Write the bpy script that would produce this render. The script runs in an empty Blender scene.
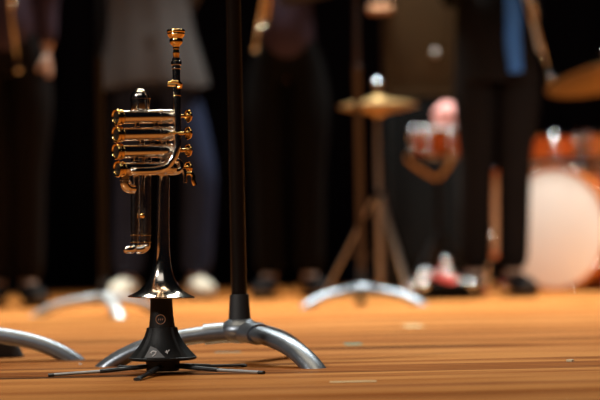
import bpy, bmesh, math, random
from mathutils import Vector, Matrix, Quaternion

random.seed(7)
SC = bpy.context.scene
COL = SC.collection

# ------------------------------------------------------------------ camera
CAM_D, CAM_H, F = 3.03, 0.1825, 1961.0          # distance to the trumpet, lens height, focal length in pixels of 600
PITCH, ROLL = math.radians(1.52), math.radians(1.2)
cp, sp, cr, sr = math.cos(PITCH), math.sin(PITCH), math.cos(ROLL), math.sin(ROLL)
CAM = Vector((0, -CAM_D, CAM_H))
FWD = Vector((0, cp, sp)); R0 = Vector((1, 0, 0)); U0 = Vector((0, -sp, cp))
RIGHT = R0 * cr - U0 * sr
UP = R0 * sr + U0 * cr
cam_data = bpy.data.cameras.new('camera')
cam_data.sensor_width = 36.0
cam_data.lens = F * 36.0 / 600.0
cam_data.clip_start = 0.05
cam_data.dof.use_dof = True
cam_data.dof.focus_distance = CAM_D - 0.03
cam_data.dof.aperture_fstop = 3.3
cam_data.dof.aperture_blades = 0
cam = bpy.data.objects.new('camera', cam_data)
COL.objects.link(cam)
M = Matrix((RIGHT, UP, -FWD)).transposed().to_4x4()
M.translation = CAM
cam.matrix_world = M
SC.camera = cam

# ------------------------------------------------------------------ world, lights, exposure
world = bpy.data.worlds.new('stage_dark')
SC.world = world
world.use_nodes = True
world.node_tree.nodes['Background'].inputs[0].default_value = (0.35, 0.4, 0.6, 1)
world.node_tree.nodes['Background'].inputs[1].default_value = 0.004

def area(name, loc, target, size, size_y, power, col, spread=180):
    d = bpy.data.lights.new(name, 'AREA')
    d.shape = 'RECTANGLE'; d.size = size; d.size_y = size_y
    d.energy = power; d.color = col; d.spread = math.radians(spread)
    o = bpy.data.objects.new(name, d); COL.objects.link(o)
    o.location = loc
    o.rotation_euler = (Vector(target) - Vector(loc)).to_track_quat('-Z', 'Y').to_euler()
    return o

area('stage_batten_light', (-0.3, 0.5, 4.4), (-0.2, 0.9, 0), 3.0, 1.9, 18, (1.0, 0.80, 0.55), 90)
area('added_reflection_light', (-0.6, -4.4, 5.0), (-0.2, 0, 0.2), 5.0, 2.6, 15, (1.0, 0.97, 0.93), 120)  # added unseen lamp, gives bell flare and valve tops grey reflections
area('upstage_batten_light', (0.3, 4.6, 4.8), (0.3, 3.6, 0), 3.6, 0.6, 215, (0.95, 1.0, 0.95), 80)
area('front_left_stage_light', (-3.6, -3.2, 3.4), (-0.1, 0.2, 0.1), 0.5, 0.5, 12, (1.0, 0.95, 0.88), 50)
def spot(name, loc, target, power, angle, blend, col, size=0.25):
    d = bpy.data.lights.new(name, 'SPOT')
    d.energy = power; d.spot_size = math.radians(angle); d.spot_blend = blend; d.color = col; d.shadow_soft_size = size
    o = bpy.data.objects.new(name, d); COL.objects.link(o)
    o.location = loc
    o.rotation_euler = (Vector(target) - Vector(loc)).to_track_quat('-Z', 'Y').to_euler()
spot('front_drum_spotlight', (3.2, -2.5, 3.6), (1.05, 4.78, 0.28), 1700, 11, 0.6, (1.0, 0.9, 0.78))
SC.view_settings.view_transform = 'Standard'
SC.view_settings.look = 'None'
SC.view_settings.exposure = 0.0
SC.view_settings.gamma = 1.0
SC.view_settings.use_curve_mapping = False

# ------------------------------------------------------------------ helpers: coordinates
def at(px, py, Y=0.0):
    """world point at distance plane Y seen at photo pixel (px, py)"""
    d = FWD + RIGHT * ((px - 300.0) / F) + UP * ((200.0 - py) / F)
    return CAM + d * ((Y + CAM_D) / d.y)

def xz(px, z, Y):
    """world point at height z and depth Y in photo column px"""
    a, b = at(px, 0, Y), at(px, 400, Y)
    t = (z - a.z) / (b.z - a.z)
    return a + (b - a) * t

def mpp(Y):
    return (Y + CAM_D) / F

# ------------------------------------------------------------------ helpers: materials
def mat(name, col, rough=0.5, metal=0.0, bump=0.0, bscale=200.0, var=0.0, vscale=8.0, coat=0.0, spec=0.5, sheen=0.0, rvar=0.0):
    m = bpy.data.materials.new(name); m.use_nodes = True
    nt = m.node_tree; N = nt.nodes; L = nt.links
    b = N['Principled BSDF']
    b.inputs['Base Color'].default_value = (*col, 1)
    b.inputs['Roughness'].default_value = rough
    b.inputs['Metallic'].default_value = metal
    b.inputs['Coat Weight'].default_value = coat
    b.inputs['Specular IOR Level'].default_value = spec
    if sheen: b.inputs['Sheen Weight'].default_value = sheen
    tc = N.new('ShaderNodeTexCoord')
    if var > 0:
        n = N.new('ShaderNodeTexNoise'); n.inputs['Scale'].default_value = vscale; n.inputs['Detail'].default_value = 4
        L.new(tc.outputs['Object'], n.inputs['Vector'])
        mix = N.new('ShaderNodeMix'); mix.data_type = 'RGBA'
        mix.inputs['A'].default_value = (*[c * (1 - var) for c in col], 1)
        mix.inputs['B'].default_value = (*[min(1, c * (1 + var)) for c in col], 1)
        L.new(n.outputs['Fac'], mix.inputs['Factor']); L.new(mix.outputs['Result'], b.inputs['Base Color'])
    if rvar > 0:
        n = N.new('ShaderNodeTexNoise'); n.inputs['Scale'].default_value = vscale * 3; n.inputs['Detail'].default_value = 5
        L.new(tc.outputs['Object'], n.inputs['Vector'])
        mr = N.new('ShaderNodeMapRange'); mr.inputs['To Min'].default_value = max(0.02, rough - rvar); mr.inputs['To Max'].default_value = rough + rvar
        L.new(n.outputs['Fac'], mr.inputs['Value']); L.new(mr.outputs['Result'], b.inputs['Roughness'])
    if bump > 0:
        n = N.new('ShaderNodeTexNoise'); n.inputs['Scale'].default_value = bscale; n.inputs['Detail'].default_value = 3
        L.new(tc.outputs['Object'], n.inputs['Vector'])
        bp = N.new('ShaderNodeBump'); bp.inputs['Strength'].default_value = bump; bp.inputs['Distance'].default_value = 0.002
        L.new(n.outputs['Fac'], bp.inputs['Height']); L.new(bp.outputs['Normal'], b.inputs['Normal'])
    return m

def floor_material():
    m = bpy.data.materials.new('varnished_floorboards'); m.use_nodes = True
    nt = m.node_tree; N = nt.nodes; L = nt.links; b = N['Principled BSDF']
    tc = N.new('ShaderNodeTexCoord')
    br = N.new('ShaderNodeTexBrick')
    br.inputs['Color1'].default_value = (0.0, 0.0, 0.0, 1); br.inputs['Color2'].default_value = (1, 1, 1, 1)
    br.inputs['Mortar'].default_value = (0.5, 0.5, 0.5, 1)
    br.inputs['Scale'].default_value = 1.0; br.inputs['Mortar Size'].default_value = 0.0012
    br.inputs['Brick Width'].default_value = 3.3; br.inputs['Row Height'].default_value = 0.057
    mb_ = N.new('ShaderNodeMapping'); mb_.inputs['Location'].default_value = (0.78, 0.013, 0)
    L.new(tc.outputs['Object'], mb_.inputs['Vector']); L.new(mb_.outputs['Vector'], br.inputs['Vector'])
    mp = N.new('ShaderNodeMapping'); mp.inputs['Scale'].default_value = (1.6, 46, 1)
    L.new(tc.outputs['Object'], mp.inputs['Vector'])
    g = N.new('ShaderNodeTexNoise'); g.inputs['Scale'].default_value = 1.0; g.inputs['Detail'].default_value = 7; g.inputs['Roughness'].default_value = 0.62
    L.new(mp.outputs['Vector'], g.inputs['Vector'])
    mp2 = N.new('ShaderNodeMapping'); mp2.inputs['Scale'].default_value = (0.9, 5.5, 1); mp2.inputs['Location'].default_value = (3.1, 1.7, 0)
    L.new(tc.outputs['Object'], mp2.inputs['Vector'])
    g2 = N.new('ShaderNodeTexNoise'); g2.inputs['Scale'].default_value = 1.0; g2.inputs['Detail'].default_value = 3
    L.new(mp2.outputs['Vector'], g2.inputs['Vector'])
    a1 = N.new('ShaderNodeMath'); a1.operation = 'MULTIPLY_ADD'; a1.inputs[1].default_value = 0.22
    L.new(br.outputs['Color'], a1.inputs[0])
    L.new(g.outputs['Fac'], a1.inputs[2])
    a2 = N.new('ShaderNodeMath'); a2.operation = 'MULTIPLY_ADD'; a2.inputs[1].default_value = 0.55
    L.new(g2.outputs['Fac'], a2.inputs[0]); L.new(a1.outputs[0], a2.inputs[2])
    ramp = N.new('ShaderNodeValToRGB')
    e = ramp.color_ramp.elements
    e[0].position = 0.66; e[0].color = (0.06, 0.013, 0.0015, 1)
    e[1].position = 1.15 if False else 1.0; e[1].color = (0.60, 0.24, 0.062, 1)
    k = e.new(0.84); k.color = (0.34, 0.086, 0.010, 1)
    L.new(a2.outputs[0], ramp.inputs['Fac'])
    sm = N.new('ShaderNodeMix'); sm.data_type = 'RGBA'; sm.inputs['B'].default_value = (0.05, 0.018, 0.007, 1)
    sf = N.new('ShaderNodeMath'); sf.operation = 'MULTIPLY'; sf.inputs[1].default_value = 0.7
    L.new(br.outputs['Fac'], sf.inputs[0]); L.new(sf.outputs[0], sm.inputs['Factor'])
    L.new(ramp.outputs['Color'], sm.inputs['A']); L.new(sm.outputs['Result'], b.inputs['Base Color'])
    mr = N.new('ShaderNodeMapRange'); mr.inputs['To Min'].default_value = 0.2; mr.inputs['To Max'].default_value = 0.4
    b.inputs['Specular IOR Level'].default_value = 0.0
    gl = N.new('ShaderNodeBsdfGlossy'); gl.inputs['Color'].default_value = (1.0, 0.78, 0.5, 1)
    mx = N.new('ShaderNodeMixShader'); mx.inputs['Fac'].default_value = 0.1
    L.new(b.outputs[0], mx.inputs[1]); L.new(gl.outputs[0], mx.inputs[2]); L.new(mx.outputs[0], N['Material Output'].inputs['Surface'])
    L.new(mr.outputs['Result'], gl.inputs['Roughness'])
    L.new(g2.outputs['Fac'], mr.inputs['Value']); L.new(mr.outputs['Result'], b.inputs['Roughness'])
    bp = N.new('ShaderNodeBump'); bp.inputs['Strength'].default_value = 0.12; bp.inputs['Distance'].default_value = 0.001
    L.new(g.outputs['Fac'], bp.inputs['Height']); L.new(bp.outputs['Normal'], b.inputs['Normal']); L.new(bp.outputs['Normal'], gl.inputs['Normal'])
    return m

SILVER = mat('silver_plate', (0.88, 0.80, 0.70), 0.145, 1.0, rvar=0.05, vscale=60)
GOLD = mat('gold_plate', (0.95, 0.62, 0.22), 0.12, 1.0, rvar=0.03, vscale=60)
COPPER = mat('dull_copper', (0.55, 0.28, 0.16), 0.45, 1.0)
BRASS = mat('lacquered_brass', (0.92, 0.6, 0.2), 0.14, 1.0, rvar=0.04)
HOLESHADE = mat('cap_hole_shade_tone', (0.02, 0.014, 0.01), 0.4)  # near-black colour stands for the shade inside the bottom cap holes
BLACKPL = mat('black_plastic', (0.009, 0.009, 0.009), 0.5, spec=0.25, bump=0.25, bscale=900, rvar=0.06)
BLACKSOFT = mat('black_rubber', (0.012, 0.012, 0.013), 0.62, bump=0.2, bscale=500)
GREYPL = mat('grey_label_print', (0.15, 0.15, 0.15), 0.5)
WHITEPR = mat('white_print', (0.75, 0.75, 0.75), 0.5)
COPPERPR = mat('copper_print', (0.3, 0.15, 0.08), 0.45)
GREYBAR = mat('light_grey_bar', (0.36, 0.36, 0.36), 0.4, 0.4, rvar=0.1)  # lighter grey for the outer bar of two legs
DARKBAR = mat('black_steel_bar', (0.03, 0.03, 0.032), 0.38, 0.3)
ALU = mat('brushed_aluminium_casting', (0.25, 0.28, 0.32), 0.36, 0.8, bump=0.12, bscale=350, var=0.25, vscale=30, rvar=0.1)
LITALU = mat('aluminium_lit_tone', (0.55, 0.56, 0.57), 0.4, 0.3)  # paler copy of the leg aluminium, upstage light put into the colour
POLE = mat('black_lacquered_tube', (0.005, 0.0035, 0.003), 0.35, spec=0.2, bump=0.1, bscale=400)
POLEBR = mat('brown_lacquered_tube', (0.04, 0.022, 0.014), 0.5)
CHROME = mat('chrome', (0.8, 0.82, 0.85), 0.12, 1.0)
STEELBR = mat('dull_tripod_steel', (0.5, 0.45, 0.41), 0.4, 1.0)
WOODRED = mat('orange_red_drum_lacquer', (0.48, 0.085, 0.012), 0.25, var=0.3, vscale=10, coat=0.6)
WOODORG = mat('amber_drum_lacquer', (0.55, 0.16, 0.03), 0.25, var=0.25, vscale=12, coat=0.6)
TANWOOD = mat('tan_drum_wood', (0.42, 0.20, 0.085), 0.4, var=0.25, vscale=12)
SATIN = mat('satin_silver', (0.72, 0.71, 0.68), 0.32, 0.7)
HEADW = mat('white_drum_head', (0.80, 0.72, 0.66), 0.5, var=0.06, vscale=6)
CYMBAL = mat('bronze_cymbal', (0.58, 0.37, 0.16), 0.38, 1.0, var=0.15, vscale=12)
CURTAIN = mat('navy_black_velvet', (0.005, 0.006, 0.016), 0.9, bump=0.2, bscale=60, spec=0.1)
SKIN = mat('skin', (0.45, 0.27, 0.19), 0.5, var=0.1, vscale=20)
HAIR = mat('dark_hair', (0.02, 0.013, 0.01), 0.5)
BLACKCL = mat('black_cloth', (0.003, 0.0027, 0.003), 0.9, var=0.3, vscale=12, spec=0.1)
BROWNCL = mat('dark_brown_cloth', (0.006, 0.0042, 0.004), 0.9, var=0.3, vscale=12, spec=0.1)
PURPLECL = mat('dark_purple_cloth', (0.045, 0.030, 0.048), 0.8, var=0.2, vscale=12, spec=0.1)
GREYCL = mat('grey_brown_shirt_cloth', (0.075, 0.066, 0.064), 0.8, var=0.12, vscale=7, spec=0.1)
DENIM = mat('dark_blue_denim', (0.02, 0.028, 0.062), 0.8, var=0.3, vscale=14, spec=0.1)
BLUECL = mat('bright_blue_cloth', (0.014, 0.10, 0.34), 0.7, var=0.15, vscale=12)
CREAM = mat('cream_leather', (0.72, 0.63, 0.5), 0.5, var=0.1, vscale=20)
SHOEBL = mat('black_polished_leather', (0.012, 0.01, 0.01), 0.25, coat=0.4)
CABWOOD = mat('dark_brown_cabinet_wood', (0.05, 0.024, 0.006), 0.6, spec=0.2, var=0.3, vscale=5)
BLACKCASE = mat('black_case_laminate', (0.003, 0.003, 0.003), 0.7, spec=0.1)
PINK = mat('pink_felt', (0.75, 0.33, 0.3), 0.8, var=0.1, vscale=40)
REDP = mat('red_paint', (0.5, 0.035, 0.02), 0.4)
GREENTAPE = mat('green_tape', (0.06, 0.24, 0.15), 0.6)
FADEDTAPE = mat('faded_olive_tape', (0.22, 0.15, 0.05), 0.6)
YELLOWTAPE = mat('pale_yellow_tape', (0.75, 0.55, 0.25), 0.6)
CRUMB = mat('cream_paper_scrap', (0.85, 0.75, 0.5), 0.6)
WHITESCRAP = mat('white_scrap', (0.9, 0.85, 0.8), 0.6)

# ------------------------------------------------------------------ helpers: geometry
class MB:
    def __init__(self): self.bm = bmesh.new()
    def ring_strip(self, rings, closed_u=True, caps=True):
        bm = self.bm; vs = [[bm.verts.new(p) for p in r] for r in rings]
        n = len(rings[0])
        for a, b in zip(vs[:-1], vs[1:]):
            for i in range(n if closed_u else n - 1):
                j = (i + 1) % n
                f = bm.faces.new((a[i], a[j], b[j], b[i])); f.smooth = True
        if caps:
            bm.faces.new(list(reversed(vs[0]))); bm.faces.new(vs[-1])
        return self
    def lathe(self, o, axis, prof, n=32, caps=True, mod=None):
        """prof: list of (distance along axis, radius)"""
        o = Vector(o); ax = Vector(axis).normalized()
        t = Vector((0, -1, 0)) if abs(ax.y) < 0.9 else Vector((1, 0, 0))
        e1 = (t - ax * t.dot(ax)).normalized(); e2 = ax.cross(e1)
        rings = []
        for s, r in prof:
            ring = []
            for i in range(n):
                th = 2 * math.pi * i / n
                rr = max(r, 1e-5) * (mod(s, th) if mod else 1)
                ring.append(o + ax * s + (e1 * math.cos(th) + e2 * math.sin(th)) * rr)
            rings.append(ring)
        return self.ring_strip(rings, True, caps)
    def tube(self, pts, r, n=14, caps=True, flat=None):
        """pts swept with radius r (number or list); flat=(w, h, up) sweeps an oval"""
        pts = [Vector(p) for p in pts]; k = len(pts)
        rs = r if isinstance(r, (list, tuple)) else [r] * k
        tang = []
        for i in range(k):
            a = pts[max(0, i - 1)]; b = pts[min(k - 1, i + 1)]
            tang.append((b - a).normalized())
        up = Vector(flat[2]) if flat else (Vector((0, 0, 1)) if abs(tang[0].z) < 0.9 else Vector((0, 1, 0)))
        e1 = (up - tang[0] * up.dot(tang[0])).normalized()
        rings = []
        for i in range(k):
            base = Vector(flat[2]) if flat else e1
            e1 = (base - tang[i] * base.dot(tang[i])).normalized()
            e2 = tang[i].cross(e1)
            ring = []
            for j in range(n):
                th = 2 * math.pi * j / n
                a = math.cos(th) * rs[i] * (flat[1] if flat else 1); b = math.sin(th) * rs[i] * (flat[0] if flat else 1)
                ring.append(pts[i] + e1 * a + e2 * b)
            rings.append(ring)
        return self.ring_strip(rings, True, caps)
    def box(self, c, s, rot=None, bevel=0.0):
        r = bmesh.ops.create_cube(self.bm, size=1)
        vs = r['verts']
        bmesh.ops.scale(self.bm, vec=Vector(s), verts=vs)
        if bevel > 0:
            es = list({e for v in vs for e in v.link_edges})
            rr = bmesh.ops.bevel(self.bm, geom=es, offset=bevel, segments=2, affect='EDGES', profile=0.6)
            vs = list({v for f in rr['faces'] for v in f.verts} | {v for v in vs if v.is_valid})
        if rot is not None: bmesh.ops.rotate(self.bm, cent=(0, 0, 0), matrix=rot, verts=vs)
        bmesh.ops.translate(self.bm, vec=Vector(c), verts=vs)
        return self
    def ball(self, c, r, sc=(1, 1, 1), n=20, rot=None):
        res = bmesh.ops.create_uvsphere(self.bm, u_segments=n, v_segments=max(8, n // 2), radius=r)
        vs = res['verts']
        bmesh.ops.scale(self.bm, vec=Vector(sc), verts=vs)
        if rot is not None: bmesh.ops.rotate(self.bm, cent=(0, 0, 0), matrix=rot, verts=vs)
        bmesh.ops.translate(self.bm, vec=Vector(c), verts=vs)
        for v in vs:
            for f in v.link_faces: f.smooth = True
        return self
    def cut_below(self, z):
        g = self.bm.verts[:] + self.bm.edges[:] + self.bm.faces[:]
        r = bmesh.ops.bisect_plane(self.bm, geom=g, plane_co=(0, 0, z), plane_no=(0, 0, -1), clear_outer=True)
        es = [e for e in r['geom_cut'] if isinstance(e, bmesh.types.BMEdge)]
        bmesh.ops.holes_fill(self.bm, edges=es)
        return self
    def prism(self, poly, d):
        """poly: world points of a flat outline, pushed along vector d"""
        bm = self.bm; d = Vector(d)
        a = [bm.verts.new(p) for p in poly]; b = [bm.verts.new(Vector(p) + d) for p in poly]
        bm.faces.new(a); bm.faces.new(list(reversed(b)))
        n = len(a)
        for i in range(n): bm.faces.new((a[i], b[i], b[(i + 1) % n], a[(i + 1) % n]))
        return self
    def build(self, name, material, parent=None, solid=0.0):
        off = Vector((0, 0, 0)); p = parent
        while p is not None:
            off += p.location; p = p.parent
        bm = self.bm
        bmesh.ops.recalc_face_normals(bm, faces=bm.faces[:])
        me = bpy.data.meshes.new(name)
        for v in bm.verts: v.co -= off
        bm.to_mesh(me); bm.free()
        me.set_sharp_from_angle(angle=math.radians(38))
        me.materials.append(material)
        o = bpy.data.objects.new(name, me); COL.objects.link(o)
        if parent is not None: o.parent = parent
        if solid:
            md = o.modifiers.new('thickness', 'SOLIDIFY'); md.thickness = solid; md.offset = -1
        return o

def smooth_path(pts, k=6):
    pts = [Vector(p) for p in pts]; out = []
    P = [pts[0] * 2 - pts[1]] + pts + [pts[-1] * 2 - pts[-2]]
    for i in range(1, len(P) - 2):
        a, b, c, d = P[i - 1], P[i], P[i + 1], P[i + 2]
        for j in range(k):
            t = j / k
            out.append(0.5 * ((2 * b) + (c - a) * t + (2 * a - 5 * b + 4 * c - d) * t * t + (3 * b - a - 3 * c + d) * t ** 3))
    out.append(pts[-1]); return out

def tag(o, label, cat, group=None):
    o['label'] = label; o['category'] = cat
    if group: o['group'] = group
    return o
def thing(name, loc, label, cat, group=None):
    o = bpy.data.objects.new(name, None); o.empty_display_size = 0.05
    COL.objects.link(o); o.location = loc
    return tag(o, label, cat, group)
def set_origin(o):
    """put a single-mesh thing's origin under its own bottom centre"""
    vs = [v.co for v in o.data.vertices]
    c = Vector((sum(v.x for v in vs) / len(vs), sum(v.y for v in vs) / len(vs), min(v.z for v in vs)))
    for v in o.data.vertices: v.co -= c
    o.location = c
    return o
def copy_tree(o, parent=None):
    c = o.copy(); COL.objects.link(c); c.parent = parent
    for ch in list(o.children): copy_tree(ch, c)
    return c

# ------------------------------------------------------------------ the setting
FLOOR = floor_material()
fl = MB(); fl.bm.faces.new([fl.bm.verts.new(p) for p in ((-9, -6, 0), (9, -6, 0), (9, 9, 0), (-9, 9, 0))])
f = fl.build('floor', FLOOR); f['kind'] = 'structure'

cu = MB()
rows = []
N_ = 420
for z in (0.0, 1.2, 2.4, 3.6, 4.8):
    rows.append([Vector((-8 + 16 * i / N_, 7.45 + 0.055 * math.sin(i * 0.62 + 0.8 * math.sin(i * 0.11)) + 0.02 * math.sin(i * 0.23 + z), z)) for i in range(N_ + 1)])
cu.ring_strip(rows, closed_u=False, caps=False)
c = cu.build('stage_curtain', CURTAIN)
tag(c, 'black stage curtain hanging in folds behind the band', 'curtain')

# ------------------------------------------------------------------ trumpet
PX = mpp(0.0)
TOFF = -0.022
VA = math.radians(35)
TAN = math.tan(VA)
def VY(px): return TOFF + (px - 163) * PX * TAN

bell_o = at(161.3, 297.0, 0)
tr = thing('piccolo_trumpet', bell_o, 'silver piccolo trumpet with gold mouthpiece standing bell down on its black stand', 'trumpet')
bell_t = at(163.2, 180.0, 0)
bax = (bell_t - bell_o).normalized()
# bell: outside profile up, then the inside back down
out_p = [(297.6, 32.0), (297.2, 33.2), (296.3, 33.2), (295.6, 31.5), (294.4, 29), (292.6, 25.5), (290, 21.8), (286, 18), (280, 14), (274, 11.3), (268, 9.8), (262, 8.9), (255, 8.1), (245, 7.4), (230, 6.8), (210, 6.5), (180, 6.3), (150, 6.0), (128, 5.8)]
in_p = [(128, 4.9), (180, 5.2), (230, 5.8), (255, 7.1), (268, 8.8), (280, 13), (286, 17), (290, 20.8), (293.6, 25.5), (295.8, 29), (297, 31.6)]
prof = [((297.0 - y) * PX, r * PX) for y, r in out_p + in_p]
prof.append(prof[0])
b = MB().lathe(bell_o, bax, prof, 64, caps=False).build('bell', SILVER, tr)
rim = MB()
rc = bell_o + bax * (0.3 * PX)
rim.lathe(rc, bax, [(-1.0 * PX, 32.2 * PX), (-0.9 * PX, 33.0 * PX), (-0.3 * PX, 33.5 * PX), (0.4 * PX, 33.3 * PX), (0.7 * PX, 32.6 * PX), (0.2 * PX, 32.0 * PX), (-1.0 * PX, 32.2 * PX)], 64, caps=False).build('bell_rim', SILVER, b)

# valves
CV = PX / math.cos(VA)
rows_y = [(116.8, 0), (134.0, 0), (151.2, 0), (168.6, 1.6)]
for y, sh in rows_y:
    x0 = 115.3 + sh
    A = at(x0, y + 0.4, VY(x0)); B = at(186, y - 0.9, VY(186)); ax = (B - A).normalized()
    S = lambda lst: [(s * CV, r * PX) for s, r in lst]
    v = MB().lathe(A, ax, S([(2.5, 6.0), (2.6, 6.9), (6.0, 6.9), (6.2, 6.6), (40, 6.6), (40.2, 7.3), (41.6, 7.4), (41.8, 6.8), (42.6, 6.8), (42.8, 7.4), (44.0, 7.3), (44.3, 6.7), (50.0, 6.7), (50.3, 6.2), (50.5, 5.0)]), 40).build('valve_casing', SILVER, tr)
    MB().lathe(A, ax, S([(0.9, 5.6), (0.2, 5.9), (-0.2, 6.6), (-0.2, 7.4), (0.5, 8.1), (1.6, 8.2), (2.2, 7.7), (4.6, 7.5), (5.2, 7.9), (5.8, 7.5), (6.0, 6.7), (6.0, 5.6), (0.9, 5.6)]), 40, caps=False).build('bottom_cap', GOLD, v)
    MB().lathe(A, ax, S([(0.7, 2.0), (0.4, 2.0), (0.4, 1.2), (1.4, 1.0), (1.4, 5.7), (1.9, 5.7)]), 32).build('cap_hole_shade', HOLESHADE, v)
    MB().lathe(A, ax, S([(50.2, 7.1), (51.0, 7.3), (53.2, 7.3), (54.0, 6.6), (55.0, 4.6), (56.0, 2.6), (56.2, 1.9)]), 36).build('top_cap', SILVER, v)
    s0 = 186 - x0 - 1.5
    MB().lathe(A, ax, S([(56, 1.7), (s0 - 1.5, 1.7), (s0 - 0.8, 2.4), (s0 + 0.1, 2.8), (s0 + 0.3, 5.0), (s0 - 0.1, 5.5), (s0 - 0.1, 6.2), (s0 + 0.5, 6.6), (s0 + 1.6, 6.0), (s0 + 1.8, 5.2), (s0 + 1.5, 2.0), (s0 + 1.4, 0.2)]), 32).build('finger_button', GOLD, v)
# port tubes between the valves
for (px, y0, y1, rr) in ((137.2, 121, 130, 2.3), (141.8, 138, 147, 2.3), (136.0, 155, 164, 2.4), (156.0, 121, 130, 2.1), (152.5, 138, 147, 2.1), (149, 155, 164, 2.1)):
    Yd = VY(px) - 0.002
    MB().tube([at(px, y0, Yd), at(px, y1, Yd)], rr * PX, 16).lathe(at(px, (y0 + y1) / 2, Yd), (0, 0, 1), [(-1.2 * PX, (rr + .3) * PX), (-1 * PX, (rr + .9) * PX), (1 * PX, (rr + .9) * PX), (1.2 * PX, (rr + .3) * PX)], 16).build('valve_port', SILVER, tr)
# leadpipe: down from the receiver, curving left along the fourth valve
LY = VY(176) - 0.017
path = [at(176.2, 58, LY), at(176.4, 80, LY), at(177.0, 110, LY), at(177.2, 140, LY), at(176.2, 150, LY - .001), at(172.5, 159.5, LY - .002), at(166, 166.5, LY - .005), at(157, 170, VY(157) - .0165), at(147, 171, VY(147) - .0158), at(136, 171.2, VY(136) - .0145), at(132, 171.0, VY(132) - 0.010)]
lp = MB().tube(smooth_path(path, 6), 3.9 * PX, 24).build('leadpipe', SILVER, tr)
zax = (at(176.2, 40, LY) - at(176.6, 100, LY)).normalized()
def lring(y, x, w, r, name, m, par, n=32):
    h = w * PX / 2
    return MB().lathe(at(x, y, LY), zax, [(-h, r * PX * .86), (-h * .8, r * PX * .97), (0, r * PX), (h * .8, r * PX * .97), (h, r * PX * .86)], n).build(name, m, par)
lring(63.0, 176.3, 4.6, 5.3, 'receiver_ring', SILVER, lp)
lring(68.5, 176.3, 1.4, 4.7, 'receiver_ring', SILVER, lp)
lring(95.5, 176.8, 1.0, 4.4, 'ferrule', GOLD, lp)
lring(147.5, 176.5, 1.0, 4.4, 'ferrule', SILVER, lp)
MB().tube([at(173, 132.8, LY - .004), at(183.5, 133.6, LY - .003)], 1.7 * PX, 14).ball(at(174, 132.8, LY - .004), 2.0 * PX).build('leadpipe_brace', GOLD, lp)
hook = MB()
hook.tube([at(168, 84.6, LY - .004), at(176, 84.8, LY - 0.006)], 1.9 * PX, 14)
hook.tube([at(168, 82.6, LY - .004), at(172, 81.4, LY - 0.006), at(178, 82.2, LY - .006), at(180.5, 84.5, LY - .005), at(180.3, 87, LY - .004), at(177, 88, LY - .004)], [1.2 * PX, 1.5 * PX, 2.2 * PX, 2.4 * PX, 2.1 * PX, 1.3 * PX], 14)
hook.build('clamp_screw', GOLD, lp)
# mouthpiece
mo = at(176.2, 60, LY)
mp_out = [(60, 2.9), (54, 3.2), (53.6, 3.5), (52.6, 3.5), (52.2, 2.9), (49.5, 2.8), (49, 3.2), (47.4, 3.2), (46.6, 3.3), (45.8, 3.9), (44.4, 5.4), (42.6, 6.4), (40.6, 6.7), (39.4, 6.2), (38.6, 5.9), (38.2, 6.4), (37.4, 7.2), (36, 8.1), (34.6, 8.8), (33.6, 8.5), (33.0, 8.5), (32.4, 9.0), (31.2, 9.2), (30.2, 8.9), (29.6, 8.2), (29.5, 7.6), (30.0, 6.6), (31.5, 5.9), (35, 4.6), (39, 2.2), (42, 0.6)]
MB().lathe(mo, zax, [((60 - y) * PX, r * PX) for y, r in mp_out], 48).build('mouthpiece', GOLD, tr)

# the tall slide: two tubes behind the valves with a bow on top
SY = VY(141) + 0.021
def ring_at(px, y, Yd, r, w, name, m, par):
    h = w * PX / 2
    return MB().lathe(at(px, y, Yd), (0, 0, 1), [(-h, r * PX * .9), (-h * .7, r * PX), (h * .7, r * PX), (h, r * PX * .9)], 28).build(name, m, par)
s1 = MB().tube([at(135.4, 150, SY), at(135.2, 180, SY), at(135.0, 232, SY)], 4.5 * PX, 24).build('slide_tube', SILVER, tr)
s2 = MB().tube([at(146.2, 150, SY), at(146.2, 180, SY), at(146.2, 232, SY)], 4.9 * PX, 24).build('slide_tube', SILVER, tr)
BR = 9.8
bp_ = [(112, 8.6), (110, 9.2), (108.5, 9.6), (98.8, BR)] + [(98.4 - BR * math.sin(t * math.pi / 24), BR * math.cos(t * math.pi / 24)) for t in range(1, 12)] + [(98.4 - BR, .3)]
bo_ = at(140.3, 112, SY)
bw = MB().lathe(bo_, (0, 0, 1), [((112 - y) * PX, r * PX) for y, r in bp_], 40).build('top_bow', SILVER, tr)
ring_at(140.4, 98.6, SY, BR + .4, 1.0, 'ferrule', SILVER, bw)
for px in (134.4, 138.2, 146.0): MB().tube([at(px, 99.5, SY - math.sqrt(max(1, 92 - (px - 140.3) ** 2)) * PX), at(px, 110, SY - math.sqrt(max(1, 92 - (px - 140.3) ** 2)) * PX)], .7 * PX, 8).build('bow_brace', SILVER, bw)
ring_at(135.0, 235, SY, 4.9, 1.2, 'ferrule', GOLD, s1); ring_at(146.2, 235, SY, 5.3, 1.2, 'ferrule', GOLD, s2)
ring_at(135.0, 242, SY, 4.9, 1.2, 'ferrule', GOLD, s1); ring_at(146.2, 242, SY, 5.3, 1.2, 'ferrule', GOLD, s2)
MB().tube(smooth_path([at(135.0, 230, SY), at(135.0, 243, SY), at(134.4, 247.2, SY - .001), at(131.5, 249.8, SY - .004), at(126.5, 249.9, SY - .007)]), 3.7 * PX, 22).ball(at(127, 249.9, SY - .007), 3.7 * PX).build('slide_bow', SILVER, s1)
MB().tube(smooth_path([at(146.2, 230, SY), at(146.2, 243, SY), at(145.2, 247, SY - .001), at(141.5, 249.2, SY - .003), at(136.5, 249.6, SY - .004)]), 4.4 * PX, 22).ball(at(146.6, 246.4, SY - .006), 2.4 * PX).build('slide_bow', SILVER, s2)
MB().ball(at(142.4, 215.5, SY - .006), 2.7 * PX).tube([at(142.4, 215.5, SY - .006), at(142.4, 215.5, SY + .002)], 1.2 * PX, 10).build('slide_knob', GOLD, s2)
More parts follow.
